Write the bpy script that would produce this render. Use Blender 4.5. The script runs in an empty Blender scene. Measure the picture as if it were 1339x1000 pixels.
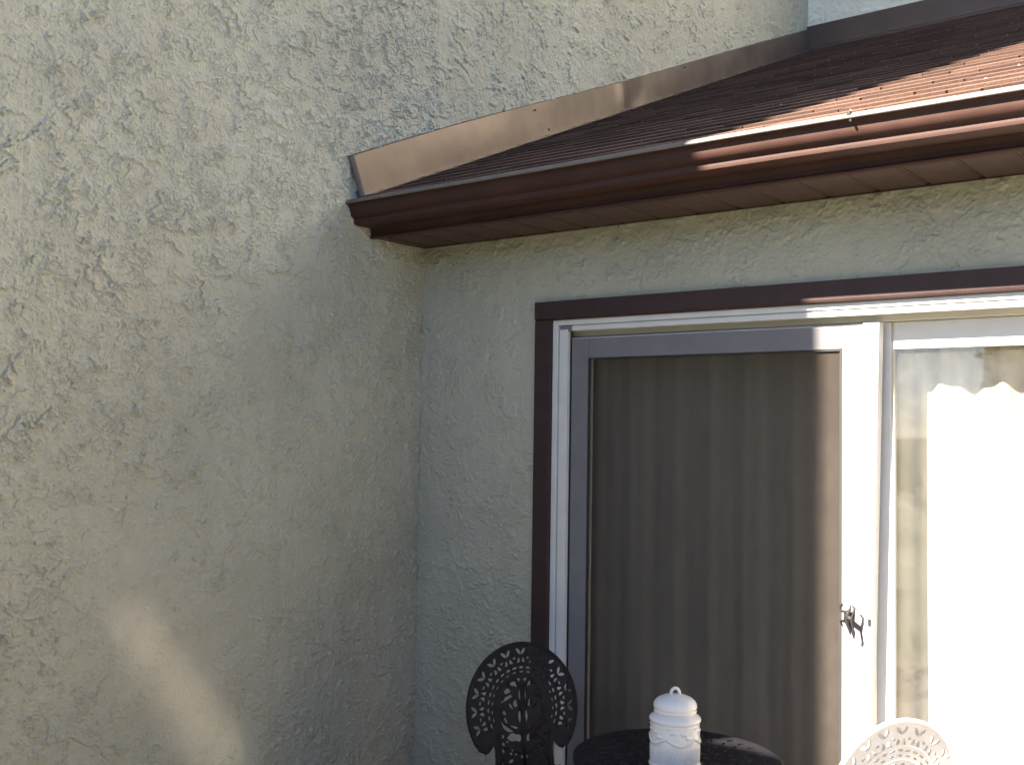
import bpy, bmesh, math, random
import numpy as np
from mathutils import Vector, Matrix
from mathutils.geometry import delaunay_2d_cdt

random.seed(7)
scene = bpy.context.scene
COL = scene.collection

# ------------------------------------------------------------------ camera
YAW, PITCH, ROLL = 0.6701, 0.0420, 0.0147
CAM = Vector((3.3919, -3.6096, 1.615))
F_PX, W_PX = 1416.27, 1339.0
cf = Vector((-math.sin(YAW) * math.cos(PITCH), math.cos(YAW) * math.cos(PITCH), math.sin(PITCH)))
cr0 = Vector((math.cos(YAW), math.sin(YAW), 0))
cu0 = cr0.cross(cf)
cr = math.cos(ROLL) * cr0 + math.sin(ROLL) * cu0
cu = -math.sin(ROLL) * cr0 + math.cos(ROLL) * cu0
cam_data = bpy.data.cameras.new('camera')
cam_data.sensor_fit = 'HORIZONTAL'
cam_data.sensor_width = 36.0
cam_data.lens = 36.0 * F_PX / W_PX
cam_data.clip_start = 0.05
cam_data.clip_end = 2000
cam = bpy.data.objects.new('camera', cam_data)
COL.objects.link(cam)
cam.matrix_world = Matrix((
    (cr.x, cu.x, -cf.x, CAM.x), (cr.y, cu.y, -cf.y, CAM.y), (cr.z, cu.z, -cf.z, CAM.z), (0, 0, 0, 1)))
scene.camera = cam

# ------------------------------------------------------------------ light
SUN_TRAVEL = Vector((0.45, 1.0, -0.96)).normalized()      # the way the light travels
to_sun = -SUN_TRAVEL
elev = math.asin(to_sun.z)
azim = math.atan2(to_sun.x, to_sun.y)                      # clockwise from +Y
world = bpy.data.worlds.new('World')
scene.world = world
world.use_nodes = True
wn = world.node_tree
wn.nodes.clear()
sky = wn.nodes.new('ShaderNodeTexSky')
sky.sky_type = 'NISHITA'
sky.sun_disc = False
sky.sun_elevation = elev
sky.sun_rotation = azim
sky.air_density = 0.5
sky.dust_density = 0.35
sky.ozone_density = 0.6
bg = wn.nodes.new('ShaderNodeBackground')
bg.inputs['Strength'].default_value = 0.055
wo = wn.nodes.new('ShaderNodeOutputWorld')
wn.links.new(sky.outputs[0], bg.inputs[0])
wn.links.new(bg.outputs[0], wo.inputs[0])

sun_data = bpy.data.lights.new('sun', 'SUN')
sun_data.energy = 5.0
sun_data.angle = math.radians(0.53)
sun_data.color = (1.0, 0.88, 0.72)
sun = bpy.data.objects.new('sun', sun_data)
COL.objects.link(sun)
sun.location = (-6, -12, 14)
sun.rotation_euler = SUN_TRAVEL.to_track_quat('-Z', 'Y').to_euler()

scene.view_settings.view_transform = 'Standard'
scene.view_settings.look = 'None'
scene.view_settings.gamma = 1.0
scene.view_settings.use_curve_mapping = False
scene.view_settings.exposure = 3.0
scene.render.engine = 'CYCLES'
scene.cycles.max_bounces = 10
scene.cycles.transparent_max_bounces = 12
scene.cycles.diffuse_bounces = 5
scene.cycles.caustics_reflective = True
scene.cycles.blur_glossy = 0.1
scene.cycles.sample_clamp_indirect = 40.0


# ------------------------------------------------------------------ materials
def new_mat(name):
    m = bpy.data.materials.new(name)
    m.use_nodes = True
    nt = m.node_tree
    b = nt.nodes['Principled BSDF']
    return m, nt, b


def N(nt, kind, **kw):
    n = nt.nodes.new(kind)
    for k, v in kw.items():
        if k in n.inputs:
            n.inputs[k].default_value = v
        else:
            setattr(n, k, v)
    return n


def ramp(nt, stops):
    r = nt.nodes.new('ShaderNodeValToRGB')
    e = r.color_ramp.elements
    while len(e) < len(stops):
        e.new(0.5)
    for i, (p, c) in enumerate(stops):
        e[i].position = p
        e[i].color = (*c, 1) if len(c) == 3 else c
    return r


def noise(nt, coord, scale, detail=4, rough=0.55, dist=0.0):
    n = N(nt, 'ShaderNodeTexNoise')
    n.inputs['Scale'].default_value = scale
    n.inputs['Detail'].default_value = detail
    n.inputs['Roughness'].default_value = rough
    n.inputs['Distortion'].default_value = dist
    nt.links.new(coord, n.inputs['Vector'])
    return n


def painted(name, c, rough=0.45, var=0.18, scale=9.0, bump=0.0, spec=0.5, metallic=0.0, bscale=160):
    """a paint or metal with slight patchiness, dust and fine relief"""
    m, nt, b = new_mat(name)
    geo = N(nt, 'ShaderNodeNewGeometry')
    n = noise(nt, geo.outputs['Position'], scale, 6, 0.6)
    lo = [max(0, v * (1 - var)) for v in c]
    hi = [min(1, v * (1 + var)) for v in c]
    r = ramp(nt, [(0.3, lo), (0.7, hi)])
    nt.links.new(n.outputs['Fac'], r.inputs[0])
    nt.links.new(r.outputs[0], b.inputs['Base Color'])
    n2 = noise(nt, geo.outputs['Position'], scale * 4, 5, 0.7)
    mr = N(nt, 'ShaderNodeMapRange')
    mr.inputs['To Min'].default_value = rough * 0.8
    mr.inputs['To Max'].default_value = min(1, rough * 1.25)
    nt.links.new(n2.outputs['Fac'], mr.inputs['Value'])
    nt.links.new(mr.outputs[0], b.inputs['Roughness'])
    b.inputs['Specular IOR Level'].default_value = spec
    b.inputs['Metallic'].default_value = metallic
    if bump:
        n3 = noise(nt, geo.outputs['Position'], bscale, 4, 0.6)
        bp = N(nt, 'ShaderNodeBump')
        bp.inputs['Strength'].default_value = 1.0
        bp.inputs['Distance'].default_value = bump
        nt.links.new(n3.outputs['Fac'], bp.inputs['Height'])
        nt.links.new(bp.outputs[0], b.inputs['Normal'])
    return m


def stucco_mat(name, c):
    m, nt, b = new_mat(name)
    geo = N(nt, 'ShaderNodeNewGeometry')
    pos = geo.outputs['Position']
    # large soft patches of weathering
    n1 = noise(nt, pos, 1.3, 5, 0.6, 0.6)
    r1 = ramp(nt, [(0.25, [v * 0.84 for v in c]), (0.55, c), (0.8, [min(1, v * 1.1) for v in c])])
    nt.links.new(n1.outputs['Fac'], r1.inputs[0])
    # vertical rain streaks with a shape of their own
    mp = N(nt, 'ShaderNodeMapping')
    mp.inputs['Scale'].default_value = (5.0, 5.0, 0.55)
    nt.links.new(pos, mp.inputs['Vector'])
    n2 = noise(nt, mp.outputs[0], 1.6, 5, 0.6, 0.3)
    r2 = ramp(nt, [(0.45, (0, 0, 0)), (0.75, (0.3, 0.3, 0.3))])
    nt.links.new(n2.outputs['Fac'], r2.inputs[0])
    mx = N(nt, 'ShaderNodeMix', data_type='RGBA')
    mx.inputs[7].default_value = (c[0] * 0.78, c[1] * 0.77, c[2] * 0.70, 1)
    nt.links.new(r2.outputs[0], mx.inputs[0])
    nt.links.new(r1.outputs[0], mx.inputs[6])
    # greenish grime specks
    n4 = noise(nt, pos, 7.0, 8, 0.7, 0.4)
    r4 = ramp(nt, [(0.60, (0, 0, 0)), (0.74, (0.5, 0.5, 0.5))])
    nt.links.new(n4.outputs['Fac'], r4.inputs[0])
    mx2 = N(nt, 'ShaderNodeMix', data_type='RGBA')
    mx2.inputs[7].default_value = (c[0] * 0.66, c[1] * 0.68, c[2] * 0.52, 1)
    nt.links.new(r4.outputs[0], mx2.inputs[0])
    nt.links.new(mx.outputs[2], mx2.inputs[6])
    nt.links.new(mx2.outputs[2], b.inputs['Base Color'])
    b.inputs['Roughness'].default_value = 0.9
    b.inputs['Specular IOR Level'].default_value = 0.2
    n5 = noise(nt, pos, 90.0, 5, 0.65)
    n6 = noise(nt, pos, 330.0, 3, 0.6)
    ad = N(nt, 'ShaderNodeMath', operation='ADD')
    nt.links.new(n5.outputs['Fac'], ad.inputs[0])
    ml = N(nt, 'ShaderNodeMath', operation='MULTIPLY')
    ml.inputs[1].default_value = 0.35
    nt.links.new(n6.outputs['Fac'], ml.inputs[0])
    nt.links.new(ml.outputs[0], ad.inputs[1])
    bp = N(nt, 'ShaderNodeBump')
    bp.inputs['Strength'].default_value = 1.0
    bp.inputs['Distance'].default_value = 0.0022
    nt.links.new(ad.outputs[0], bp.inputs['Height'])
    nt.links.new(bp.outputs[0], b.inputs['Normal'])
    return m


def shingle_mat():
    m, nt, b = new_mat('asphalt_shingle')
    geo = N(nt, 'ShaderNodeNewGeometry')
    pos = geo.outputs['Position']
    oi = N(nt, 'ShaderNodeObjectInfo')
    ad = N(nt, 'ShaderNodeMath', operation='ADD')
    nt.links.new(oi.outputs['Random'], ad.inputs[0])
    nt.links.new(geo.outputs['Random Per Island'], ad.inputs[1])
    fr = N(nt, 'ShaderNodeMath', operation='FRACT')
    nt.links.new(ad.outputs[0], fr.inputs[0])
    r = ramp(nt, [(0.0, (0.062, 0.038, 0.031)), (0.5, (0.090, 0.054, 0.043)), (1.0, (0.125, 0.076, 0.060))])
    nt.links.new(fr.outputs[0], r.inputs[0])
    v = N(nt, 'ShaderNodeTexVoronoi')
    v.inputs['Scale'].default_value = 420
    nt.links.new(pos, v.inputs['Vector'])
    r2 = ramp(nt, [(0.0, (0.55, 0.55, 0.55)), (1.0, (1.5, 1.45, 1.4))])
    nt.links.new(v.outputs['Color'], r2.inputs[0])
    mx = N(nt, 'ShaderNodeMix', data_type='RGBA', blend_type='MULTIPLY')
    mx.inputs[0].default_value = 1.0
    nt.links.new(r.outputs[0], mx.inputs[6])
    nt.links.new(r2.outputs[0], mx.inputs[7])
    nt.links.new(mx.outputs[2], b.inputs['Base Color'])
    b.inputs['Roughness'].default_value = 0.9
    b.inputs['Specular IOR Level'].default_value = 0.25
    bp = N(nt, 'ShaderNodeBump')
    bp.inputs['Distance'].default_value = 0.0012
    nt.links.new(v.outputs['Distance'], bp.inputs['Height'])
    nt.links.new(bp.outputs[0], b.inputs['Normal'])
    return m


def thin_glass(name, ior=1.5, tint=(0.96, 0.965, 0.96)):
    m = bpy.data.materials.new(name)
    m.use_nodes = True
    nt = m.node_tree
    nt.nodes.clear()
    out = N(nt, 'ShaderNodeOutputMaterial')
    tr = N(nt, 'ShaderNodeBsdfTransparent')
    tr.inputs[0].default_value = (*tint, 1)
    gl = N(nt, 'ShaderNodeBsdfGlossy')
    gl.inputs['Roughness'].default_value = 0.02
    # faint dirty film on the pane
    df = N(nt, 'ShaderNodeBsdfDiffuse')
    df.inputs[0].default_value = (0.5, 0.5, 0.47, 1)
    geo = N(nt, 'ShaderNodeNewGeometry')
    n = noise(nt, geo.outputs['Position'], 6, 6, 0.65, 1.0)
    r = ramp(nt, [(0.35, (0.004,) * 3), (0.8, (0.05,) * 3)])
    nt.links.new(n.outputs['Fac'], r.inputs[0])
    lw = N(nt, 'ShaderNodeLayerWeight')
    lw.inputs[0].default_value = 0.5
    pw = N(nt, 'ShaderNodeMath', operation='POWER')
    pw.inputs[1].default_value = 5.0
    nt.links.new(lw.outputs['Facing'], pw.inputs[0])
    fz = N(nt, 'ShaderNodeMath', operation='MULTIPLY_ADD')
    fz.inputs[1].default_value = 0.96
    fz.inputs[2].default_value = 0.035
    nt.links.new(pw.outputs[0], fz.inputs[0])
    m1 = N(nt, 'ShaderNodeMixShader')
    nt.links.new(fz.outputs[0], m1.inputs[0])
    nt.links.new(tr.outputs[0], m1.inputs[1])
    nt.links.new(gl.outputs[0], m1.inputs[2])
    m2 = N(nt, 'ShaderNodeMixShader')
    nt.links.new(r.outputs[0], m2.inputs[0])
    nt.links.new(m1.outputs[0], m2.inputs[1])
    nt.links.new(df.outputs[0], m2.inputs[2])
    nt.links.new(m2.outputs[0], out.inputs[0])
    return m


def mesh_screen_mat():
    m = bpy.data.materials.new('insect_screen')
    m.use_nodes = True
    nt = m.node_tree
    nt.nodes.clear()
    out = N(nt, 'ShaderNodeOutputMaterial')
    tr = N(nt, 'ShaderNodeBsdfTransparent')
    df = N(nt, 'ShaderNodeBsdfDiffuse')
    geo = N(nt, 'ShaderNodeNewGeometry')
    n = noise(nt, geo.outputs['Position'], 14, 5, 0.6)
    r = ramp(nt, [(0.3, (0.050, 0.041, 0.036)), (0.75, (0.068, 0.057, 0.051))])
    nt.links.new(n.outputs['Fac'], r.inputs[0])
    nt.links.new(r.outputs[0], df.inputs[0])
    mx = N(nt, 'ShaderNodeMixShader')
    mx.inputs[0].default_value = 0.56
    nt.links.new(tr.outputs[0], mx.inputs[1])
    nt.links.new(df.outputs[0], mx.inputs[2])
    nt.links.new(mx.outputs[0], out.inputs[0])
    return m


def curtain_mat():
    m, nt, b = new_mat('curtain_cloth')
    geo = N(nt, 'ShaderNodeNewGeometry')
    mp = N(nt, 'ShaderNodeMapping')
    mp.inputs['Scale'].default_value = (9, 9, 0.6)
    nt.links.new(geo.outputs['Position'], mp.inputs['Vector'])
    n = noise(nt, mp.outputs[0], 3.0, 5, 0.6)
    r = ramp(nt, [(0.3, (0.43, 0.395, 0.345)), (0.7, (0.49, 0.455, 0.405))])
    nt.links.new(n.outputs['Fac'], r.inputs[0])
    nt.links.new(r.outputs[0], b.inputs['Base Color'])
    b.inputs['Roughness'].default_value = 0.95
    b.inputs['Specular IOR Level'].default_value = 0.1
    return m


def ground_mat(name, a, c, scale):
    m, nt, b = new_mat(name)
    geo = N(nt, 'ShaderNodeNewGeometry')
    n = noise(nt, geo.outputs['Position'], scale, 8, 0.65)
    r = ramp(nt, [(0.3, a), (0.7, c)])
    nt.links.new(n.outputs['Fac'], r.inputs[0])
    nt.links.new(r.outputs[0], b.inputs['Base Color'])
    b.inputs['Roughness'].default_value = 0.95
    b.inputs['Specular IOR Level'].default_value = 0.2
    bp = N(nt, 'ShaderNodeBump')
    bp.inputs['Distance'].default_value = 0.004
    nt.links.new(n.outputs['Fac'], bp.inputs['Height'])
    nt.links.new(bp.outputs[0], b.inputs['Normal'])
    return m


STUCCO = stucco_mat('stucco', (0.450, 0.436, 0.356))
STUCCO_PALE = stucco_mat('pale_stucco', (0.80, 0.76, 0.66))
SHINGLE = shingle_mat()
BROWN = painted('brown_gutter_paint', (0.047, 0.0215, 0.0170), 0.55, 0.2, 5, 0.0004, 0.25)
BROWN_TRIM = painted('brown_trim_paint', (0.040, 0.021, 0.021), 0.55, 0.15, 14, 0.0006, 0.35)
SOFFIT = painted('brown_soffit_paint', (0.066, 0.038, 0.032), 0.5, 0.15, 8, 0.0003, 0.35)
LIP = painted('weathered_lip_metal', (0.15, 0.125, 0.112), 0.4, 0.2, 20, 0.0003, 0.5)
FLASH = painted('tan_flashing_metal', (0.128, 0.098, 0.080), 0.36, 0.24, 5, 0.0008, 0.5, 0.4, 18)
FLASH_DARK = painted('brown_flashing_metal', (0.085, 0.058, 0.052), 0.4, 0.16, 3, 0.0006, 0.5, 0.2, 18)
WHITE = painted('white_vinyl', (0.62, 0.62, 0.61), 0.4, 0.05, 10, 0.0, 0.4)
CREAM = painted('cream_vinyl', (0.58, 0.54, 0.47), 0.45, 0.06, 10, 0.0, 0.4)
SCREEN_GREY = painted('grey_screen_frame', (0.165, 0.160, 0.175), 0.5, 0.08, 10, 0.0, 0.4)
RUBBER = painted('black_gasket', (0.02, 0.019, 0.02), 0.7, 0.2)
HANDLE = painted('dark_handle_metal', (0.022, 0.021, 0.022), 0.6, 0.2, 30, 0.0, 0.25)
BLACK_IRON = painted('black_cast_metal', (0.010, 0.0095, 0.013), 0.6, 0.25, 30, 0.0008, 0.2, 0.0, 220)
PALE_IRON = painted('white_cast_metal', (0.72, 0.70, 0.71), 0.45, 0.08, 30, 0.0006, 0.4, 0.0, 220)
CERAMIC = painted('white_glazed_ceramic', (0.68, 0.68, 0.69), 0.16, 0.03, 8, 0.0, 0.5)
GLASS = thin_glass('window_glass')
MESH = mesh_screen_mat()
CURTAIN = curtain_mat()
CONCRETE = ground_mat('concrete', (0.130, 0.120, 0.108), (0.180, 0.166, 0.148), 9)
LAWN = ground_mat('grass', (0.04, 0.07, 0.022), (0.09, 0.12, 0.045), 22)
ROOM = painted('room_paint', (0.25, 0.22, 0.19), 0.9, 0.1)
CAULK = painted('grey_caulk', (0.33, 0.33, 0.32), 0.7, 0.15, 40)
DEBRIS = painted('pale_leaf_litter', (0.42, 0.38, 0.32), 0.9, 0.3, 60)


# ------------------------------------------------------------------ mesh helpers
def link(name, mesh, parent=None, mat=None):
    o = bpy.data.objects.new(name, mesh)
    COL.objects.link(o)
    if parent is not None:
        o.parent = parent
    if mat is not None and mesh is not None and not mesh.materials:
        mesh.materials.append(mat)
    return o


def empty(name, loc=(0, 0, 0), rz=0.0, parent=None):
    o = bpy.data.objects.new(name, None)
    o.empty_display_size = 0.1
    COL.objects.link(o)
    o.location = loc
    o.rotation_euler = (0, 0, rz)
    if parent:
        o.parent = parent
    return o


def tag(o, label=None, cat=None, group=None, kind=None):
    if label:
        o['label'] = label
    if cat:
        o['category'] = cat
    if group:
        o['group'] = group
    if kind:
        o['kind'] = kind
    return o


def add_box(bm, lo, hi, bevel=0.0):
    vs = [bm.verts.new((x, y, z)) for z in (lo[2], hi[2]) for y in (lo[1], hi[1]) for x in (lo[0], hi[0])]
    fs = [(0, 2, 3, 1), (4, 5, 7, 6), (0, 1, 5, 4), (2, 6, 7, 3), (0, 4, 6, 2), (1, 3, 7, 5)]
    faces = [bm.faces.new([vs[i] for i in f]) for f in fs]
    if bevel:
        es = list({e for f in faces for e in f.edges})
        bmesh.ops.bevel(bm, geom=es, offset=bevel, segments=2, affect='EDGES', profile=0.6)


def box(name, lo, hi, mat, parent=None, bevel=0.0):
    bm = bmesh.new()
    add_box(bm, lo, hi, bevel)
    return from_bm(name, bm, mat, parent)


def from_bm(name, bm, mat, parent=None, smooth=False):
    me = bpy.data.meshes.new(name)
    bmesh.ops.recalc_face_normals(bm, faces=bm.faces)
    bm.to_mesh(me)
    bm.free()
    if smooth:
        me.shade_smooth()
    return link(name, me, parent, mat)


def extrude_profile(bm, prof, x0, x1, closed=True, wav=None, nseg=1):
    """prof: list of (y, z); extruded along x"""
    rings = []
    for i in range(nseg + 1):
        x = x0 + (x1 - x0) * i / nseg
        dy, dz = wav(x) if wav else (0, 0)
        rings.append([bm.verts.new((x, y + dy, z + dz)) for y, z in prof])
    n = len(prof)
    for a, b in zip(rings[:-1], rings[1:]):
        for j in range(n if closed else n - 1):
            k = (j + 1) % n
            bm.faces.new((a[j], a[k], b[k], b[j]))
    if closed:
        bm.faces.new(rings[0][::-1])
        bm.faces.new(rings[-1])


def tube(bm, pts, rad, seg=8, caps=True, flat=1.0):
    """round bar through pts; rad a number or list"""
    pts = [Vector(p) for p in pts]
    n = len(pts)
    rads = rad if isinstance(rad, (list, tuple)) else [rad] * n
    rings = []
    prev_n = None
    for i, p in enumerate(pts):
        t = (pts[min(i + 1, n - 1)] - pts[max(i - 1, 0)]).normalized()
        if prev_n is None:
            a = Vector((0, 0, 1)) if abs(t.z) < 0.9 else Vector((1, 0, 0))
            nn = (a - t * a.dot(t)).normalized()
        else:
            nn = (prev_n - t * prev_n.dot(t)).normalized()
        prev_n = nn
        b = t.cross(nn)
        rings.append([bm.verts.new(p + (nn * math.cos(q) + b * math.sin(q) * flat) * rads[i])
                      for q in [2 * math.pi * k / seg for k in range(seg)]])
    for a, b in zip(rings[:-1], rings[1:]):
        for k in range(seg):
            bm.faces.new((a[k], a[(k + 1) % seg], b[(k + 1) % seg], b[k]))
    if caps:
        bm.faces.new(rings[0][::-1])
        bm.faces.new(rings[-1])


def bez(p0, p1, p2, p3, n=10):
    out = []
    for i in range(n + 1):
        t = i / n
        s = 1 - t
        out.append(tuple(s ** 3 * a + 3 * s * s * t * b + 3 * s * t * t * c + t ** 3 * d
                         for a, b, c, d in zip(p0, p1, p2, p3)))
    return out


def plate(polys, thick, bevel=0.0):
    """a flat plate in the local XY plane: polys[0] less all the holes polys[1:]"""
    vs, faces = [], []
    for pl in polys:
        if sum(p[0] * q[1] - q[0] * p[1] for p, q in zip(pl, pl[1:] + pl[:1])) < 0:
            pl = pl[::-1]
        faces.append(list(range(len(vs), len(vs) + len(pl))))
        vs += [Vector((x, y)) for x, y in pl]
    ov, _, of, _, _, orig = delaunay_2d_cdt(vs, [], faces, 0, 1e-6)
    keep = [f for f, src in zip(of, orig) if 0 in src and len(src) == 1]
    n = len(ov)
    h = thick / 2
    verts = [(v[0], v[1], h) for v in ov] + [(v[0], v[1], -h) for v in ov]
    out = []
    cnt = {}
    for f in keep:
        f = list(f)
        a = sum(ov[f[k]][0] * ov[f[(k + 1) % len(f)]][1] - ov[f[(k + 1) % len(f)]][0] * ov[f[k]][1] for k in range(len(f)))
        if a < 0:
            f = f[::-1]
        out.append(tuple(f))
        out.append(tuple(q + n for q in f[::-1]))
        for k in range(len(f)):
            e = (f[k], f[(k + 1) % len(f)])
            cnt[e] = 1
    for (a, b) in list(cnt):
        if (b, a) not in cnt:
            out.append((b, a, a + n, b + n))
    me = bpy.data.meshes.new('plate')
    me.from_pydata(verts, [], out)
    me.update()
    return me


# ------------------------------------------------------------------ stucco relief
_perm = np.random.RandomState(11).permutation(4096)
_ga = np.random.RandomState(12).rand(4096) * 2 * np.pi
_gx, _gy = np.cos(_ga), np.sin(_ga)


def pnoise(x, y, seed=0):
    xi = np.floor(x).astype(np.int64)
    yi = np.floor(y).astype(np.int64)
    fx, fy = x - xi, y - yi

    def g(ix, iy, dx, dy):
        h = _perm[(_perm[(ix + seed * 131) & 4095] + iy) & 4095]
        return _gx[h] * dx + _gy[h] * dy
    u = fx * fx * fx * (fx * (fx * 6 - 15) + 10)
    v = fy * fy * fy * (fy * (fy * 6 - 15) + 10)
    a = g(xi, yi, fx, fy)
    b = g(xi + 1, yi, fx - 1, fy)
    c = g(xi, yi + 1, fx, fy - 1)
    d = g(xi + 1, yi + 1, fx - 1, fy - 1)
    return (a + (b - a) * u) + ((c + (d - c) * u) - (a + (b - a) * u)) * v


def fbm(x, y, octv, seed=0, gain=0.5):
    s = np.zeros_like(x)
    a = 1.0
    for i in range(octv):
        s += a * pnoise(x * 2 ** i + 17.3 * i, y * 2 ** i + 5.1 * i, seed + i)
        a *= gain
    return s


def sstep(a, b, x):
    t = np.clip((x - a) / (b - a), 0, 1)
    return t * t * (3 - 2 * t)


def stucco_height(u, v, seed=0, amp=1.0):
    """trowelled plaster: thin overlapping skins that end in ragged ledges, mostly hanging down"""
    wx = u + 0.030 * fbm(u * 7, v * 7, 3, seed + 1)
    wy = v + 0.030 * fbm(u * 7, v * 7, 3, seed + 5)
    crust = sstep(-0.45, 0.30, fbm(u * 1.7, v * 1.7, 3, seed + 9))          # where the coat is crusty
    h = 0.0030 * fbm(wx * 3.2, wy * 3.2, 3, seed + 20)

    def ledge(fu, fv, k, drift, oc, sd, mk, lo, hi):
        n = fbm(wx * fu, wy * fv, oc, seed + sd, 0.58) * k + drift * (wy + 0.55 * wx)
        saw = 1.0 - (n - np.floor(n))
        m = sstep(lo, hi, fbm(u * mk, v * mk, 3, seed + sd + 11))
        return saw ** 1.7 * m
    h += 0.0085 * ledge(6.0, 7.5, 1.6, 3.5, 5, 30, 6.5, 0.06, 0.20)
    h += 0.0066 * ledge(14, 18, 1.7, 9.0, 4, 50, 12.0, -0.08, 0.14) * (0.65 + 0.35 * crust)
    h += 0.0048 * ledge(28, 34, 1.6, 16.0, 3, 70, 17.0, -0.28, 0.06) * (0.6 + 0.4 * crust)
    h += 0.0032 * ledge(52, 60, 1.4, 26.0, 2, 110, 30.0, -0.30, 0.10)
    h += 0.0011 * fbm(u * 80, v * 80, 2, seed + 90)
    return h * amp + 0.001


def grid(u0, u1, v0, v1, step, to3d, keep=None, seed=0, amp=1.0, joints=None):
    nu = int(round((u1 - u0) / step)) + 1
    nv = int(round((v1 - v0) / step)) + 1
    U, V = np.meshgrid(np.linspace(u0, u1, nu), np.linspace(v0, v1, nv))
    H = stucco_height(U, V, seed, amp)
    if joints:
        for uj, wd, dp in joints:
            H = H - dp * np.exp(-((U - uj + 0.0012 * pnoise(V * 9, V * 0 + 3.3, 3)) / wd) ** 2)
    P = to3d(U.ravel(), V.ravel(), H.ravel())
    idx = np.arange(nu * nv).reshape(nv, nu)
    Q = np.stack([idx[:-1, :-1], idx[:-1, 1:], idx[1:, 1:], idx[1:, :-1]], -1).reshape(-1, 4)
    if keep is not None:
        uc = (U[:-1, :-1] + U[1:, 1:]).ravel() / 2
        vc = (V[:-1, :-1] + V[1:, 1:]).ravel() / 2
        Q = Q[keep(uc, vc)]
        used, inv = np.unique(Q.ravel(), return_inverse=True)
        P = P[used]
        Q = inv.reshape(-1, 4)
    return P, Q


def boxes_np(lst):
    P, Q = [], []
    f = np.array([(0, 2, 3, 1), (4, 5, 7, 6), (0, 1, 5, 4), (2, 6, 7, 3), (0, 4, 6, 2), (1, 3, 7, 5)])
    for i, (lo, hi) in enumerate(lst):
        P.append(np.array([(x, y, z) for z in (lo[2], hi[2]) for y in (lo[1], hi[1]) for x in (lo[0], hi[0])]))
        Q.append(f + 8 * i)
    return np.concatenate(P).astype(float), np.concatenate(Q)


def quad_mesh(name, pieces, mat, parent, flip=()):
    Ps, Qs, off, sm = [], [], 0, []
    for i, (P, Q) in enumerate(pieces):
        if i in flip:
            Q = Q[:, ::-1]
        Ps.append(P)
        Qs.append(Q + off)
        sm.append(np.full(len(Q), len(Q) > 5000, dtype=bool))
        off += len(P)
    P = np.concatenate(Ps).astype(np.float32)
    Q = np.concatenate(Qs).astype(np.int32)
    me = bpy.data.meshes.new(name)
    me.vertices.add(len(P))
    me.vertices.foreach_set('co', P.ravel())
    me.loops.add(Q.size)
    me.loops.foreach_set('vertex_index', Q.ravel())
    me.polygons.add(len(Q))
    me.polygons.foreach_set('loop_start', np.arange(0, Q.size, 4, dtype=np.int32))
    me.polygons.foreach_set('use_smooth', np.concatenate(sm))
    me.update(calc_edges=True)
    me.validate()
    return link(name, me, parent, mat)


# ------------------------------------------------------------------ setting: ground
PATIO_Z = -0.10
me = bpy.data.meshes.new('lawn')
me.from_pydata([(-400, -400, -0.16), (400, -400, -0.16), (400, 400, -0.16), (-400, 400, -0.16)], [], [(0, 1, 2, 3)])
tag(link('lawn', me, None, LAWN), 'green lawn around the house', None, None, 'structure')
patio = box('patio', (0.0, -4.2, -0.3), (7.0, 0.0, PATIO_Z), CONCRETE)
tag(patio, 'pale concrete patio slab in front of the sliding door', None, None, 'structure')

LEAF = painted('blocker_leaf', (0.035, 0.055, 0.022), 0.6, 0.5, 6)


def make_sky_blocker(loc, rz, length, height, label):
    """added leafy blocker: twiggy core wrapped in small leaves"""
    t = empty('sky_blocker', loc, rz)  # stands out of view, added only to cut the sky light
    bm = bmesh.new()
    n = int(length * 2)
    prev = None
    rg = random.Random(int(length * 10))
    for i in range(n + 1):
        x = -length / 2 + length * i / n
        w = 0.42 + rg.uniform(-.06, .06)
        ring = [bm.verts.new((x, y, z)) for y, z in [(-w, 0), (-w - .06, height * .5), (-w * .8, height * .9 + rg.uniform(-.1, .1)), (0, height * .94),
                                                     (w * .8, height * .9 + rg.uniform(-.1, .1)), (w + .06, height * .5), (w, 0)]]
        if prev:
            for k in range(6):
                bm.faces.new((prev[k], prev[k + 1], ring[k + 1], ring[k]))
        prev = ring
    from_bm('core', bm, LEAF, t)
    rs = np.random.RandomState(3)
    m = int(length * height * 420)
    side = rs.rand(m)
    x = (rs.rand(m) - .5) * length
    z = rs.rand(m) * height
    y = np.where(side < .5, -1, 1) * (0.46 + rs.rand(m) * .14)
    topm = side > .85
    y = np.where(topm, (rs.rand(m) - .5) * 0.9, y)
    z = np.where(topm, height * (.93 + .08 * rs.rand(m)), z)
    c = np.stack([x, y, z], 1)
    a = rs.randn(m, 3)
    a /= np.linalg.norm(a, axis=1)[:, None]
    b = np.cross(a, rs.randn(m, 3))
    b /= np.linalg.norm(b, axis=1)[:, None]
    a *= 0.055
    b *= 0.028
    V = np.stack([c - a, c + b, c + a, c - b], 1).reshape(-1, 3)
    me = bpy.data.meshes.new('leaves')
    me.from_pydata([tuple(q) for q in V], [], [(4 * i, 4 * i + 1, 4 * i + 2, 4 * i + 3) for i in range(m)])
    tag(link('leaves', me, t, LEAF), None, None, None, 'stuff')
    tag(t, label, 'sky_blocker', 'added blockers out of view')


make_sky_blocker((8.6, -4.5, -0.16), math.pi / 2, 11.0, 3.0, 'added leafy blocker cutting sky light from the right side of the patio')
make_sky_blocker((4.6, -9.0, -0.16), 0.0, 9.0, 3.6, 'added leafy blocker cutting sky light opposite the sliding door')

# ------------------------------------------------------------------ the house
house = empty('house')
tag(house, 'beige stucco house with brown shingled eave, gutter and white framed sliding patio door', 'house')

RS, RZ0 = 0.4207, 2.757            # roof slope, height of the shingle bed at y = 0
YB = 4.315                         # wall above the head of the roof
X_END = 8.0
WALL_END = -4.17


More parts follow.
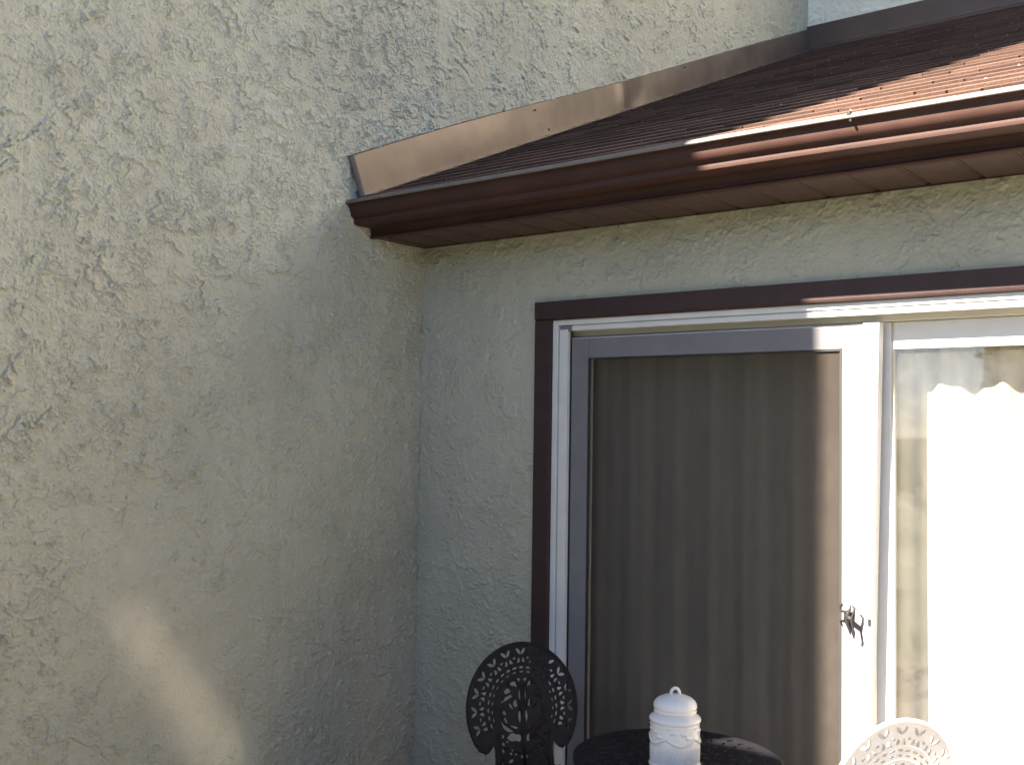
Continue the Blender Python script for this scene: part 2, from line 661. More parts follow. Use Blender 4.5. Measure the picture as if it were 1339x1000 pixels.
def roof_z(y):
    return RZ0 + RS * y


# tall side wall: fine relief where it is near, body behind it
left_near = grid(-2.10, 0.05, 0.02, 3.62, 0.0028, lambda u, v, h: np.stack([h, u, v], 1), lambda u, v: v > -0.04 - 0.22 * u, 0, 1.05,
                 [(-1.885, 0.004, 0.0014)])
left_far = grid(0.05, 4.42, 2.60, 5.25, 0.0050, lambda u, v, h: np.stack([h, u, v], 1),
                lambda u, v: (v > RZ0 + RS * u - 0.12) & (v < 3.64 + 0.36 * u), 0, 1.0, [(0.070, 0.0042, 0.006)])
body = boxes_np([((-7.0, WALL_END, -0.3), (-0.004, 9.0, 10.2)),
                 ((-7.0, -4.60, -0.3), (0.15, WALL_END, 4.62))])  # unseen low extension, added to keep jar and table in shade
body[0][[14, 15], 2] = 4.22
quad_mesh('wall', [left_near, left_far, body], STUCCO, house)

# wall with the door
DX0, DX1, DZ0, DZ1 = 0.735, 3.36, 0.0, 2.075       # rough opening
d1 = grid(-0.02, 0.70, 0.05, 2.45, 0.0036, lambda u, v, h: np.stack([u, -h, v], 1), None, 210, 0.8)
d2 = grid(0.70, 3.55, 2.12, 2.45, 0.0040, lambda u, v, h: np.stack([u, -h, v], 1), None, 210, 0.8)
dbody = boxes_np([((-0.05, 0.004, -0.3), (DX0, 0.2, 2.60)), ((DX0, 0.004, DZ1), (DX1, 0.2, 2.60)),
                  ((DX1, 0.004, -0.3), (X_END, 0.2, 2.60)), ((DX0, 0.004, -0.3), (DX1, 0.2, DZ0 - 0.03))])
quad_mesh('wall', [d1, d2, dbody], STUCCO, house, ())
# wall rising behind the roof
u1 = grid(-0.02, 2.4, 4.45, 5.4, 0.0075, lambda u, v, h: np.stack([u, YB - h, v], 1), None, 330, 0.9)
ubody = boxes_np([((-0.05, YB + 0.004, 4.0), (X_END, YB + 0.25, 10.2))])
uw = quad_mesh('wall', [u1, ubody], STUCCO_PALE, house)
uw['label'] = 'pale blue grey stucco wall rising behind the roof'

# dim room behind the door so that the curtain has a room behind it
bm = bmesh.new()
for lo, hi in [((-0.05, 3.6, -0.1), (5.0, 3.7, 2.42)), ((5.0, 0.2, -0.1), (5.1, 3.7, 2.42)),
               ((-0.05, 0.2, -0.12), (5.0, 3.6, -0.02)), ((-0.05, 0.2, 2.42), (5.1, 3.7, 2.5))]:
    add_box(bm, lo, hi)
from_bm('room_shell', bm, ROOM, house)

# ---- roof
bm = bmesh.new()
extrude_profile(bm, [(-0.395, roof_z(-0.395)), (YB, roof_z(YB)), (YB, roof_z(YB) - 0.12), (-0.345, roof_z(-0.345) - 0.12),
                     (-0.345, roof_z(-0.395) - 0.03), (-0.395, roof_z(-0.395) - 0.02)], 0.0, X_END)
roof = from_bm('roof', bm, RUBBER, house)
roof['label'] = 'brown three tab shingle roof above the sliding door'

L = math.sqrt(1 + RS * RS)
EXPO, TAB, TH = 0.130, 0.3333, 0.0072
ax = Vector((0, 1 / L, RS / L))       # up the slope
an = Vector((0, -RS / L, 1 / L))      # out of the slope


def shingle_verts(w, length, th, jit):
    # local: x across, y up the slope, z out; butt edge at y = 0, lies back on the course above
    j0, j1, z0, z1 = jit
    g = 0.0030
    return [(g, j0, 0.0005), (w - g, j1, 0.0005), (w - g, j1, th + 0.0035 + z1), (g, j0, th + 0.0035 + z0),
            (0, length, 0.0002), (w, length, 0.0002), (w, length, 0.0012), (0, length, 0.0012)]


SH_F = [(0, 1, 2, 3)[::-1], (3, 2, 6, 7), (0, 3, 7, 4), (1, 5, 6, 2), (4, 7, 6, 5)]
SH_F[0] = (0, 1, 2, 3)
tab_meshes = []
for k in range(9):
    jit = (random.uniform(-.004, .004), random.uniform(-.004, .004), random.uniform(0, .003), random.uniform(0, .003))
    me = bpy.data.meshes.new('shingle')
    me.from_pydata(shingle_verts(TAB, EXPO + 0.028, TH, jit), [], SH_F)
    me.materials.append(SHINGLE)
    tab_meshes.append(me)
rot = Matrix(((1, 0, 0), (0, ax.y, an.y), (0, ax.z, an.z))).to_4x4()
Y_EAVE = -0.425
base0 = Vector((0, Y_EAVE, roof_z(Y_EAVE))) + an * 0.0006
NC = int((YB - Y_EAVE) * L / EXPO) + 1
fv, ff = [], []
TOP_S = (YB - Y_EAVE) * L
for c in range(NC):
    off = (-(c % 2) * TAB / 2 + (0.017 * ((c * 7) % 5) - 0.03) + 0.245) % TAB - TAB
    s0 = c * EXPO
    length = min(EXPO + 0.028, TOP_S - s0)
    x = off
    while x < X_END:
        w0, w1 = max(x, 0.012), min(x + TAB, X_END)
        if w1 - w0 > 0.02:
            o0 = base0 + ax * (s0 + random.uniform(-.003, .003))
            whole = abs((w1 - w0) - TAB) < 1e-6
            if whole and c < 20 and w0 < 3.05:
                o = link('shingle', random.choice(tab_meshes), roof)
                o.matrix_world = Matrix.Translation(o0 + Vector((w0, 0, 0))) @ rot
            else:
                jit = (random.uniform(-.003, .003), random.uniform(-.003, .003), random.uniform(0, .003), random.uniform(0, .003))
                b0 = len(fv)
                for (vx, vy, vz) in shingle_verts(w1 - w0, length, TH, jit):
                    q = o0 + Vector((w0 + vx, 0, 0)) + ax * vy + an * vz
                    fv.append(tuple(q))
                ff += [tuple(b0 + i for i in f) for f in SH_F]
        x += TAB
me = bpy.data.meshes.new('far_shingles')
me.from_pydata(fv, [], ff)
tag(link('far_shingles', me, roof, SHINGLE), None, None, None, 'stuff')

# ---- soffit, fascia
soffit = box('soffit', (0.0, -0.335, 2.446), (X_END, 0.0, 2.452), RUBBER, house)
bmp = bmesh.new()
PW = 0.1690
prof = [(0.004, 2.4315), (0.010, 2.4285), (PW - 0.016, 2.4285), (PW - 0.010, 2.434), (PW - 0.004, 2.434), (PW, 2.4405), (PW, 2.4445), (0.0, 2.4445), (0.0, 2.4345)]
r0 = [bmp.verts.new((x, -0.333, z)) for x, z in prof]
r1 = [bmp.verts.new((x, -0.001, z)) for x, z in prof]
for j in range(len(prof)):
    k = (j + 1) % len(prof)
    bmp.faces.new((r0[j], r0[k], r1[k], r1[j]))
bmp.faces.new(r0[::-1])
bmp.faces.new(r1)
p0 = from_bm('soffit_panel', bmp, SOFFIT, soffit)
X0P = 1.5983 - 9 * PW - 0.07 * 0
p0.location.x = X0P - PW
for k in range(0, 40):
    o = p0.copy()
    COL.objects.link(o)
    o.parent = soffit
    o.location = (X0P + k * PW, 0, random.uniform(-0.0008, 0.0008))
box('soffit_channel', (0.012, -0.014, 2.4255), (X_END, -0.0085, 2.438), BROWN, soffit)

bm = bmesh.new()
extrude_profile(bm, [(-0.3455, 2.58), (-0.3455, 2.474), (-0.341, 2.464), (-0.3365, 2.452), (-0.3385, 2.438), (-0.3455, 2.4285),
                     (-0.341, 2.4235), (-0.318, 2.4235), (-0.318, 2.4270), (-0.3335, 2.4270), (-0.3335, 2.58)], 0.006, X_END)
from_bm('fascia', bm, BROWN, house)

# ---- gutter
gprof = [(-0.4855, 2.5500), (-0.4760, 2.5490), (-0.4690, 2.5450), (-0.4660, 2.5380), (-0.4655, 2.5300), (-0.4645, 2.5220),
         (-0.4615, 2.5130), (-0.4560, 2.5050), (-0.4490, 2.4990), (-0.4420, 2.4960), (-0.4390, 2.4930), (-0.4392, 2.4900),
         (-0.4396, 2.4850), (-0.4394, 2.4790), (-0.4380, 2.4725), (-0.4300, 2.4690), (-0.3480, 2.4690), (-0.3480, 2.5600)]


def gw(x):
    return (0.0012 * math.sin(x * 2.1 + 0.6), 0.0022 * math.sin(x * 1.3) + 0.0012 * math.sin(x * 3.7 + 1))


thick = [(y + (0.0016 if i < 16 else -0.0016 if i > 16 else 0.0), z + (0.0016 if 3 < i < 17 else 0.0008)) for i, (y, z) in enumerate(gprof)]
bm = bmesh.new()
extrude_profile(bm, gprof + thick[::-1], 0.004, X_END, True, gw, 48)
gutter = from_bm('gutter', bm, BROWN, house)
for f in gutter.data.polygons:
    f.use_smooth = True
gutter.data.set_sharp_from_angle(angle=math.radians(38))
bm = bmesh.new()
extrude_profile(bm, [(-0.4872, 2.5505), (-0.4885, 2.5550), (-0.4870, 2.5600), (-0.4810, 2.5680), (-0.4770, 2.5700), (-0.4740, 2.5690),
                     (-0.4780, 2.5600), (-0.4800, 2.5520)], 0.004, X_END, True, gw, 48)
lip = from_bm('gutter_lip', bm, LIP, gutter, True)
# end cap against the tall wall
bm = bmesh.new()
cap = [bm.verts.new((0.0035, y, z)) for y, z in gprof]
bm.faces.new(cap)
from_bm('end_cap', bm, BROWN, gutter)
# hidden hangers: the strap bends over the lip
for xh in (2.185, 3.30, 4.50, 5.7):
    bm = bmesh.new()
    add_box(bm, (xh - 0.006, -0.4895, 2.5600), (xh + 0.006, -0.470, 2.5745), 0.002)
    tube(bm, [(xh + 0.006, -0.490, 2.5455), (xh + 0.006, -0.476, 2.5475)], 0.0045, 8)
    add_box(bm, (xh - 0.008, -0.470, 2.5655), (xh + 0.008, -0.352, 2.5685))
    from_bm('hanger', bm, HANDLE, gutter)

# ---- flashing along the tall wall and across the head of the roof


def flash_mesh(n=140):
    bm = bmesh.new()
    rows = []
    for i in range(n + 1):
        t = i / n
        y = -0.425 + t * (YB - 0.004 + 0.425)
        zb = roof_z(y) + 0.012
        # height of the upright leg, and where it bows off the wall
        h = 0.166 + 0.012 * math.sin(y * 2.0 + 0.7) * (1 - t) + 0.022 * (1 - t) - 0.004 * t
        bow = 0.004 * math.sin(y * 3.1 + 1.0) + 0.0025 * math.sin(y * 9.0)
        crease = math.exp(-((y - 1.66) / 0.05) ** 2) * 0.012 - math.exp(-((y - 1.78) / 0.10) ** 2) * 0.010
        crease += math.exp(-((y - 0.50) / 0.09) ** 2) * 0.004 + math.exp(-((y - 3.0) / 0.16) ** 2) * 0.004
        row = []
        lean = -0.062 * (1 - t)
        for k in range(7):
            s = k / 6
            xx = 0.019 + 0.008 * (1 - s) + (bow * 0.5 + crease) * math.sin(math.pi * (0.15 + 0.7 * s)) * 1.0
            row.append(bm.verts.new((max(xx, 0.0175), y + lean * s, zb + h * s + RS * lean * s)))
        top = row[-1].co
        row.append(bm.verts.new((0.001, top.y, top.z + 0.006)))
        foot = bm.verts.new((0.085, y, roof_z(y) + 0.0135))
        foot2 = bm.verts.new((0.0855, y, roof_z(y) + 0.0105))
        row = [foot2, foot] + row
        rows.append(row)
    for a, b in zip(rows[:-1], rows[1:]):
        for k in range(len(a) - 1):
            bm.faces.new((a[k], b[k], b[k + 1], a[k + 1]))
    return bm


fl = from_bm('flashing', flash_mesh(), FLASH, house, True)
fl['label'] = 'dented tan metal flashing running up the wall beside the shingles'
fl.data.set_sharp_from_angle(angle=math.radians(40))
sol = fl.modifiers.new('thickness', 'SOLIDIFY')
sol.thickness = 0.0012
sol.offset = -1
for (y, dz) in [(0.80, 0.155), (0.92, 0.03), (2.35, 0.15)]:
    bm = bmesh.new()
    bmesh.ops.create_icosphere(bm, subdivisions=1, radius=0.0065, matrix=Matrix.Translation((0.0270, y, roof_z(y) + 0.012 + dz)) @ Matrix.Diagonal((0.6, 1, 1, 1)))
    from_bm('nail', bm, HANDLE, fl)
# bead of caulk on the top edge
bm = bmesh.new()
pts = []
for i in range(90):
    y = -0.47 + i / 89 * 1.95
    t = (y + 0.425) / (YB + 0.42)
    h = 0.166 + 0.012 * math.sin(y * 2.0 + 0.7) * (1 - t) + 0.022 * (1 - t)
    pts.append((0.009, y, roof_z(y) + 0.0165 + h - RS * 0.062 * (1 - t) + random.uniform(-0.0015, 0.003) + (0.008 if i < 3 else 0)))
tube(bm, pts, [random.uniform(0.004, 0.0085) for _ in pts], 6)
from_bm('caulk', bm, CAULK, fl, True)

bm = bmesh.new()
extrude_profile(bm, [(YB - 0.16, roof_z(YB - 0.16) + 0.0155), (YB - 0.030, roof_z(YB - 0.030) + 0.018), (YB - 0.024, roof_z(YB) + 0.03),
                     (YB - 0.020, roof_z(YB) + 0.190), (YB - 0.002, roof_z(YB) + 0.196), (YB - 0.002, roof_z(YB) + 0.188),
                     (YB - 0.016, roof_z(YB) + 0.184), (YB - 0.020, roof_z(YB) + 0.02), (YB - 0.16, roof_z(YB - 0.16) + 0.0125)],
                0.004, X_END, True, lambda x: (0.002 * math.sin(x * 3), 0.001 * math.sin(x * 2.3)), 40)
hf = from_bm('flashing', bm, FLASH_DARK, house)
hf['label'] = 'dark brown metal flashing along the head of the roof'

# ---- brown trim round the door
trim = empty('door_trim', (0, 0, 0), 0, house)
TX0, TX1 = 0.668, 3.44
zt0, zt1 = 2.062, 2.1385
bm = bmesh.new()
extrude_profile(bm, [(-0.0270, zt1), (-0.0270, zt0 + 0.012), (-0.0245, zt0 + 0.004), (-0.0180, zt0), (0.0200, zt0), (0.0200, zt1)], TX0, TX1)
from_bm('trim_board', bm, BROWN_TRIM, trim)
box('trim_board', (TX0, -0.0250, PATIO_Z + 0.02), (0.748, 0.02, zt0 - 0.0005), BROWN_TRIM, trim, 0.003)
box('trim_board', (3.36, -0.0250, PATIO_Z + 0.02), (TX1, 0.02, zt0 - 0.0005), BROWN_TRIM, trim, 0.003)

# ---- white frame of the sliding door
frame = empty('door_frame', (0, 0, 0), 0, house)
JX1 = 3.359
HZ = 2.0615
bm = bmesh.new()      # left jamb: two ribs and a groove, then the deep track
add_box(bm, (0.7485, -0.006, -0.02), (0.7735, 0.13, HZ - 0.001), 0.002)
add_box(bm, (0.7735, 0.008, -0.02), (0.7790, 0.13, HZ - 0.03))
add_box(bm, (0.7790, -0.001, -0.02), (0.8190, 0.020, HZ - 0.040), 0.002)
from_bm('jamb', bm, WHITE, frame)
bm = bmesh.new()
add_box(bm, (0.8010, 0.020, -0.02), (0.8050, 0.13, HZ - 0.045))
from_bm('track', bm, SCREEN_GREY, frame)
bm = bmesh.new()
add_box(bm, (JX1 - 0.05, -0.004, -0.02), (JX1 - 0.001, 0.13, HZ - 0.001), 0.002)
from_bm('jamb', bm, WHITE, frame)
bm = bmesh.new()      # head: rib, groove, rib
add_box(bm, (0.7740, -0.005, HZ - 0.0215), (JX1 - 0.051, 0.13, HZ), 0.002)
add_box(bm, (0.8400, 0.007, HZ - 0.0270), (JX1 - 0.051, 0.13, HZ - 0.0215))
add_box(bm, (0.8400, -0.001, HZ - 0.0460), (JX1 - 0.051, 0.020, HZ - 0.0270), 0.002)
from_bm('head', bm, WHITE, frame)
box('corner_clip', (0.7795, 0.003, HZ - 0.0470), (0.8395, 0.020, HZ - 0.0220), SCREEN_GREY, frame, 0.001)
box('head_track', (0.8060, 0.0605, HZ - 0.064), (JX1 - 0.051, 0.125, HZ - 0.0275), CREAM, frame)
box('threshold', (0.7500, -0.02, -0.045), (JX1 - 0.002, 0.15, -0.0205), WHITE, frame, 0.003)

# ---- sliding insect screen (outermost, left)
SY0, SY1 = 0.024, 0.040
SX0, SX1, SZ0, SZ1 = 0.824, 2.038, 0.005, 1.984
screen = empty('screen_door', (0, 0, 0), 0, house)
ST = 0.080
box('stile', (SX0, SY0, SZ0), (SX0 + ST, SY1, SZ1), SCREEN_GREY, screen, 0.003)
box('stile', (SX1 - 0.073, SY0, SZ0), (SX1, SY1, SZ1), SCREEN_GREY, screen, 0.003)
box('rail', (SX0 + ST + 0.0005, SY0 + 0.0005, SZ1 - ST), (SX1 - 0.0735, SY1 - 0.0005, SZ1 - 0.0005), SCREEN_GREY, screen, 0.003)
box('rail', (SX0 + ST + 0.0005, SY0 + 0.0005, SZ0 + 0.0005), (SX1 - 0.0735, SY1 - 0.0005, SZ0 + 0.16), SCREEN_GREY, screen, 0.003)
bm = bmesh.new()
x0, x1, z0, z1 = SX0 + ST, SX1 - 0.0735, SZ0 + 0.16, SZ1 - ST
for lo, hi in [((x0 + .0005, SY0 + .003, z0), (x0 + .009, SY0 + .010, z1)), ((x1 - .009, SY0 + .003, z0), (x1 - .0005, SY0 + .010, z1)),
               ((x0 + .0095, SY0 + .003, z1 - .006), (x1 - .0095, SY0 + .010, z1 - .0005)), ((x0 + .0095, SY0 + .003, z0 + .0005), (x1 - .0095, SY0 + .010, z0 + .008))]:
    add_box(bm, lo, hi)
from_bm('spline', bm, RUBBER, screen)
me = bpy.data.meshes.new('screen_mesh')
vv, fq = [], []
nx, nz = 24, 30
for j in range(nz + 1):
    for i in range(nx + 1):
        X, Z = x0 + (x1 - x0) * i / nx, z0 + (z1 - z0) * j / nz
        e = min(i, nx - i, j, nz - j) / 4
        vv.append((X, SY0 + 0.011 + 0.002 * min(1, e) * math.sin(X * 7) * math.cos(Z * 4), Z))
for j in range(nz):
    for i in range(nx):
        a = j * (nx + 1) + i
        fq.append((a, a + 1, a + nx + 2, a + nx + 1))
me.from_pydata(vv, [], fq)
me.shade_smooth()
link('screen_mesh', me, screen, MESH)
# latch on the right stile
HX, HZc = 1.998, 0.985
bm = bmesh.new()
k = 1 / (12.5 * 393)


def hp(zx, zy, y):
    return (HX + (zx - 385) * k * 1.22, y, HZc - (zy - 500) * k)


yb_ = SY0 - 0.004
tube(bm, [hp(455, 262, yb_ - .030), hp(492, 290, yb_ - .032), hp(485, 350, yb_ - .034), hp(462, 430, yb_ - .036), hp(455, 520, yb_ - .036), hp(470, 620, yb_ - .034), hp(487, 700, yb_ - .032), hp(478, 760, yb_ - .030)],
     [.0022, .0038, .0040, .0034, .0034, .0036, .0038, .0030], 8)
tube(bm, [hp(405, 262, yb_ - .012), hp(400, 330, yb_ - .013), hp(375, 400, yb_ - .014), hp(360, 480, yb_ - .014), hp(362, 560, yb_ - .013), hp(385, 660, yb_ - .012), hp(404, 745, yb_ - .011)],
     [.0020, .0034, .0080, .0100, .0080, .0044, .0026], 8)
tube(bm, [hp(360, 470, yb_ - .014), hp(455, 470, yb_ - .036)], [.0085, .0075], 8)
tube(bm, [hp(300, 378, yb_ - .003), hp(350, 372, yb_ - .006), hp(395, 325, yb_ - .010)], .0022, 6)
tube(bm, [hp(262, 262, yb_), hp(235, 300, yb_), hp(236, 370, yb_), hp(300, 385, yb_ - .002), hp(310, 460, yb_ - .004), hp(300, 535, yb_ - .002), hp(238, 545, yb_), hp(262, 620, yb_)], .0026, 6)
add_box(bm, (HX - 0.016, SY0 - 0.009, HZc - 0.020), (HX + 0.004, SY0 + 0.0005, HZc + 0.020), 0.002)
from_bm('handle', bm, HANDLE, screen, True)

# ---- sliding glass leaf behind the screen
leaf = empty('glass_door', (0, 0, 0), 0, house)
LY0, LY1 = 0.048, 0.086
LX0, LX1 = 0.8065, 2.0800
box('stile', (LX0, LY0, 0.004), (LX0 + 0.085, LY1, 1.992), WHITE, leaf, 0.003)
bm = bmesh.new()       # meeting stile, its outer edge a little out of true
vsb = []
for (z, xr) in [(0.004, 2.052), (1.992, 2.093)]:
    vsb.append([bm.verts.new((x, y, z)) for x, y in [(2.0383, 0.0265), (xr, 0.0265), (xr, LY1 - 0.016), (2.0383, LY1 - 0.016)]])
for j in range(4):
    k2 = (j + 1) % 4
    bm.faces.new((vsb[0][j], vsb[0][k2], vsb[1][k2], vsb[1][j]))
bm.faces.new(vsb[0][::-1])
bm.faces.new(vsb[1])
from_bm('interlock', bm, WHITE, leaf)
box('stile', (1.985, LY0 - 0.004, 0.0045), (2.0380, LY1 - 0.016, 1.9915), WHITE, leaf, 0.002)
box('rail', (LX0 + 0.0855, LY0 + .0005, 1.905), (1.9845, LY1 - .0005, 1.9915), WHITE, leaf, 0.003)
box('rail', (LX0 + 0.0855, LY0 + .0005, 0.0045), (1.9845, LY1 - .0005, 0.10), WHITE, leaf, 0.003)
box('pane', (LX0 + 0.08, 0.0665, 0.095), (1.99, 0.0668, 1.91), GLASS, leaf)
box('lock', (2.056, 0.0225, 0.968), (2.066, 0.0263, 0.992), HANDLE, leaf, 0.001)

# ---- fixed glass leaf on the right, set deeper
fixed = empty('glass_door', (0, 0, 0), 0, house)
FY0, FY1 = 0.088, 0.118
FX0, FX1 = 2.062, JX1 - 0.052
FZ1 = 1.9965
box('stile', (FX0, FY0, 0.004), (2.1130, FY1, FZ1), WHITE, fixed, 0.003)
box('stile', (2.1135, FY0 + 0.006, 0.004), (2.1210, FY1 - 0.001, FZ1 - 0.001), CREAM, fixed, 0.002)
box('stile', (FX1 - 0.07, FY0, 0.004), (FX1, FY1, FZ1), WHITE, fixed, 0.003)
box('rail', (2.1215, FY0 + 0.0005, 1.903), (FX1 - 0.0705, FY1 - .0005, FZ1 - .0005), WHITE, fixed, 0.003)
box('rail', (2.1215, FY0 + 0.0005, 0.0045), (FX1 - 0.0705, FY1 - .0005, 0.10), WHITE, fixed, 0.003)
box('pane', (2.118, 0.1045, 0.095), (FX1 - 0.065, 0.1048, 1.908), GLASS, fixed)

# ------------------------------------------------------------------ curtain inside


def cw(x, z):
    t = x * 2 * math.pi
    f = 0.020 * math.sin(t / 0.178 + 0.9 + 0.5 * math.sin(x * 5)) + 0.008 * math.sin(t / 0.071 + 2 * math.sin(x * 3.3))
    f *= 0.75 + 0.25 * math.sin(x * 2.3 + 1)
    f += 0.006 * math.sin(z * 2.2 + x * 9) * (2.05 - z) / 2
    k = 0.45 + 0.55 * min(1.0, max(0.0, (x - 1.9) / 0.2))
    return 0.228 + f * k


vv, fq = [], []
nx, nz = 520, 14
for j in range(nz + 1):
    z = 0.005 + (2.055 - 0.005) * j / nz
    for i in range(nx + 1):
        x = 0.70 + (3.42 - 0.70) * i / nx
        vv.append((x, cw(x, z), z))
for j in range(nz):
    for i in range(nx):
        a = j * (nx + 1) + i
        fq.append((a, a + 1, a + nx + 2, a + nx + 1))
me = bpy.data.meshes.new('curtain')
me.from_pydata(vv, [], fq)
me.shade_smooth()
cur = link('curtain', me, None, CURTAIN)
so = cur.modifiers.new('thickness', 'SOLIDIFY')
so.thickness = 0.0015
tag(cur, 'pale pleated full length curtain hanging behind the sliding glass door', 'curtain')


# ------------------------------------------------------------------ cast metal chairs
def ell(cx, cy, a, b, n=12, rot=0.0):
    out = []
    for i in range(n):
        t = 2 * math.pi * i / n
        x, y = a * math.cos(t), b * math.sin(t)
        out.append((cx + x * math.cos(rot) - y * math.sin(rot), cy + x * math.sin(rot) + y * math.cos(rot)))
    return out


def leafp(cx, cy, L_, w, rot, bend=0.0, n=7):
    """a pointed leaf, optionally curved"""
    up, dn = [], []
    for i in range(n + 1):
        t = i / n
        s = (t - 0.5) * L_
        ww = w * math.sin(math.pi * t) ** 0.8 if 0 < t < 1 else 0
        yb2 = bend * (4 * t * (1 - t)) * L_
        up.append((s, yb2 + ww / 2))
        if 0 < i < n:
            dn.append((s, yb2 - ww / 2))
    pts = up + dn[::-1]
    return [(cx + x * math.cos(rot) - y * math.sin(rot), cy + x * math.sin(rot) + y * math.cos(rot)) for x, y in pts]


BW, BH = 0.218, 0.236        # half width, half height of the oval back


def back_polys():
    """outline in metres: x right, y up, origin at the oval's centre"""
    half = []
    for i in range(0, 33):                       # from the top round the left-hand side
        t = math.pi / 2 + i / 32 * (math.pi / 2 + 0.62)
        half.append((BW * math.cos(t), BH * math.sin(t)))
    half += [(-0.150, -0.155), (-0.138, -0.150), (-0.126, -0.138), (-0.118, -0.122), (-0.113, -0.140), (-0.112, -0.170), (-0.114, -0.205),
             (-0.122, -0.214), (-0.138, -0.212), (-0.152, -0.222), (-0.158, -0.240), (-0.156, -0.262), (-0.150, -0.285), (-0.150, -0.33)]
    right = [(-x, y) for x, y in half[::-1]]
    outer = half + right[:-1]
    holes = []

    def P(r, th):          # th measured from straight up, r relative to the rim
        return (BW * r * math.sin(th), BH * r * math.cos(th))
    nV = 13
    for i in range(nV):
        th = (i - (nV - 1) / 2) * math.radians(18.2)
        # chevron: two thin slits meeting
        c = P(0.850, th)
        a1 = -th
        for sgn in (-1, 1):
            dx, dy = sgn * 0.0095, 0.003
            q = (c[0] + dx * math.cos(a1) - dy * math.sin(a1), c[1] + dx * math.sin(a1) + dy * math.cos(a1))
            holes.append(leafp(q[0], q[1], 0.031, 0.0125, a1 + sgn * math.radians(52)))
        for sgn in (-1, 1):
            c2 = P(0.725, th + sgn * math.radians(4.4))
            holes.append(leafp(c2[0], c2[1], 0.024, 0.0120, a1 + math.pi / 2 + sgn * 0.35, 0.15 * sgn))
            c3 = P(0.765, th + sgn * math.radians(8.2))
            if abs(th + sgn * math.radians(8.2)) < math.radians(112):
                holes.append(ell(c3[0], c3[1], 0.0040, 0.0040, 8))
    for i in range(21):
        th = (i - 10) * math.radians(11.3)
        c = P(0.615, th)
        holes.append(leafp(c[0], c[1], 0.021, 0.0085, -th))
    for i in range(17):
        th = (i - 8) * math.radians(13.4)
        c = P(0.548, th)
        holes.append(leafp(c[0], c[1], 0.017, 0.0062, -th))
    # inner motif, mirrored
    S = 0.000455           # metres per zoomed photo pixel

    def m(zx, zy):
        return ((zx - 500) * S, (557 - zy) * S)
    for sg in (-1, 1):
        def A(pl):
            return [(sg * x, y) for x, y in pl]
        for zx, zy, L2, w, rot, bd in [(478, 455, 80, 16, math.pi / 2, 0.0), (472, 622, 95, 17, math.pi / 2, 0.02),
                                       (440, 520, 56, 32, math.pi / 2, 0.0), (466, 338, 40, 20, 0.4, 0), (418, 375, 74, 26, -0.35, 0.18),
                                       (372, 425, 50, 40, math.pi / 2, 0), (372, 485, 110, 30, 0.45, 0.16), (398, 540, 56, 12, -1.0, 0),
                                       (330, 595, 56, 18, -0.5, 0.2), (350, 665, 80, 34, -1.4, -0.12), (388, 700, 120, 34, -0.12, -0.10),
                                       (402, 790, 84, 44, -0.2, 0.12), (452, 788, 50, 46, 0.6, 0.0),
                                       (322, 768, 28, 14, -1.2, 0), (325, 828, 30, 14, -1.0, 0), (318, 880, 34, 18, -0.7, 0), (358, 812, 22, 14, -.6, 0),
                                       (368, 848, 24, 14, -.6, 0), (400, 878, 22, 14, 0, 0), (385, 905, 26, 14, -.4, 0), (483, 932, 28, 24, -.6, 0),
                                       (428, 915, 26, 10, 0.2, 0), (386, 962, 40, 18, .4, 0), (306, 975, 26, 16, -.4, 0)]:
            x, y = m(zx, zy)
            holes.append(A(leafp(x, y, L2 * S * 1.15, w * S * 1.5, -rot if False else rot, bd)))
    return outer, holes


OUT, HOLES = back_polys()


def ring_strip(r_out, r_in):
    n = 44
    o = [(BW * r_out * math.cos(t), BH * r_out * math.sin(t)) for t in [math.radians(-30) + i / n * math.radians(240) for i in range(n + 1)]]
    i_ = [(BW * r_in * math.cos(t), BH * r_in * math.sin(t)) for t in [math.radians(-30) + i / n * math.radians(240) for i in range(n + 1)]]
    return o + i_[::-1]


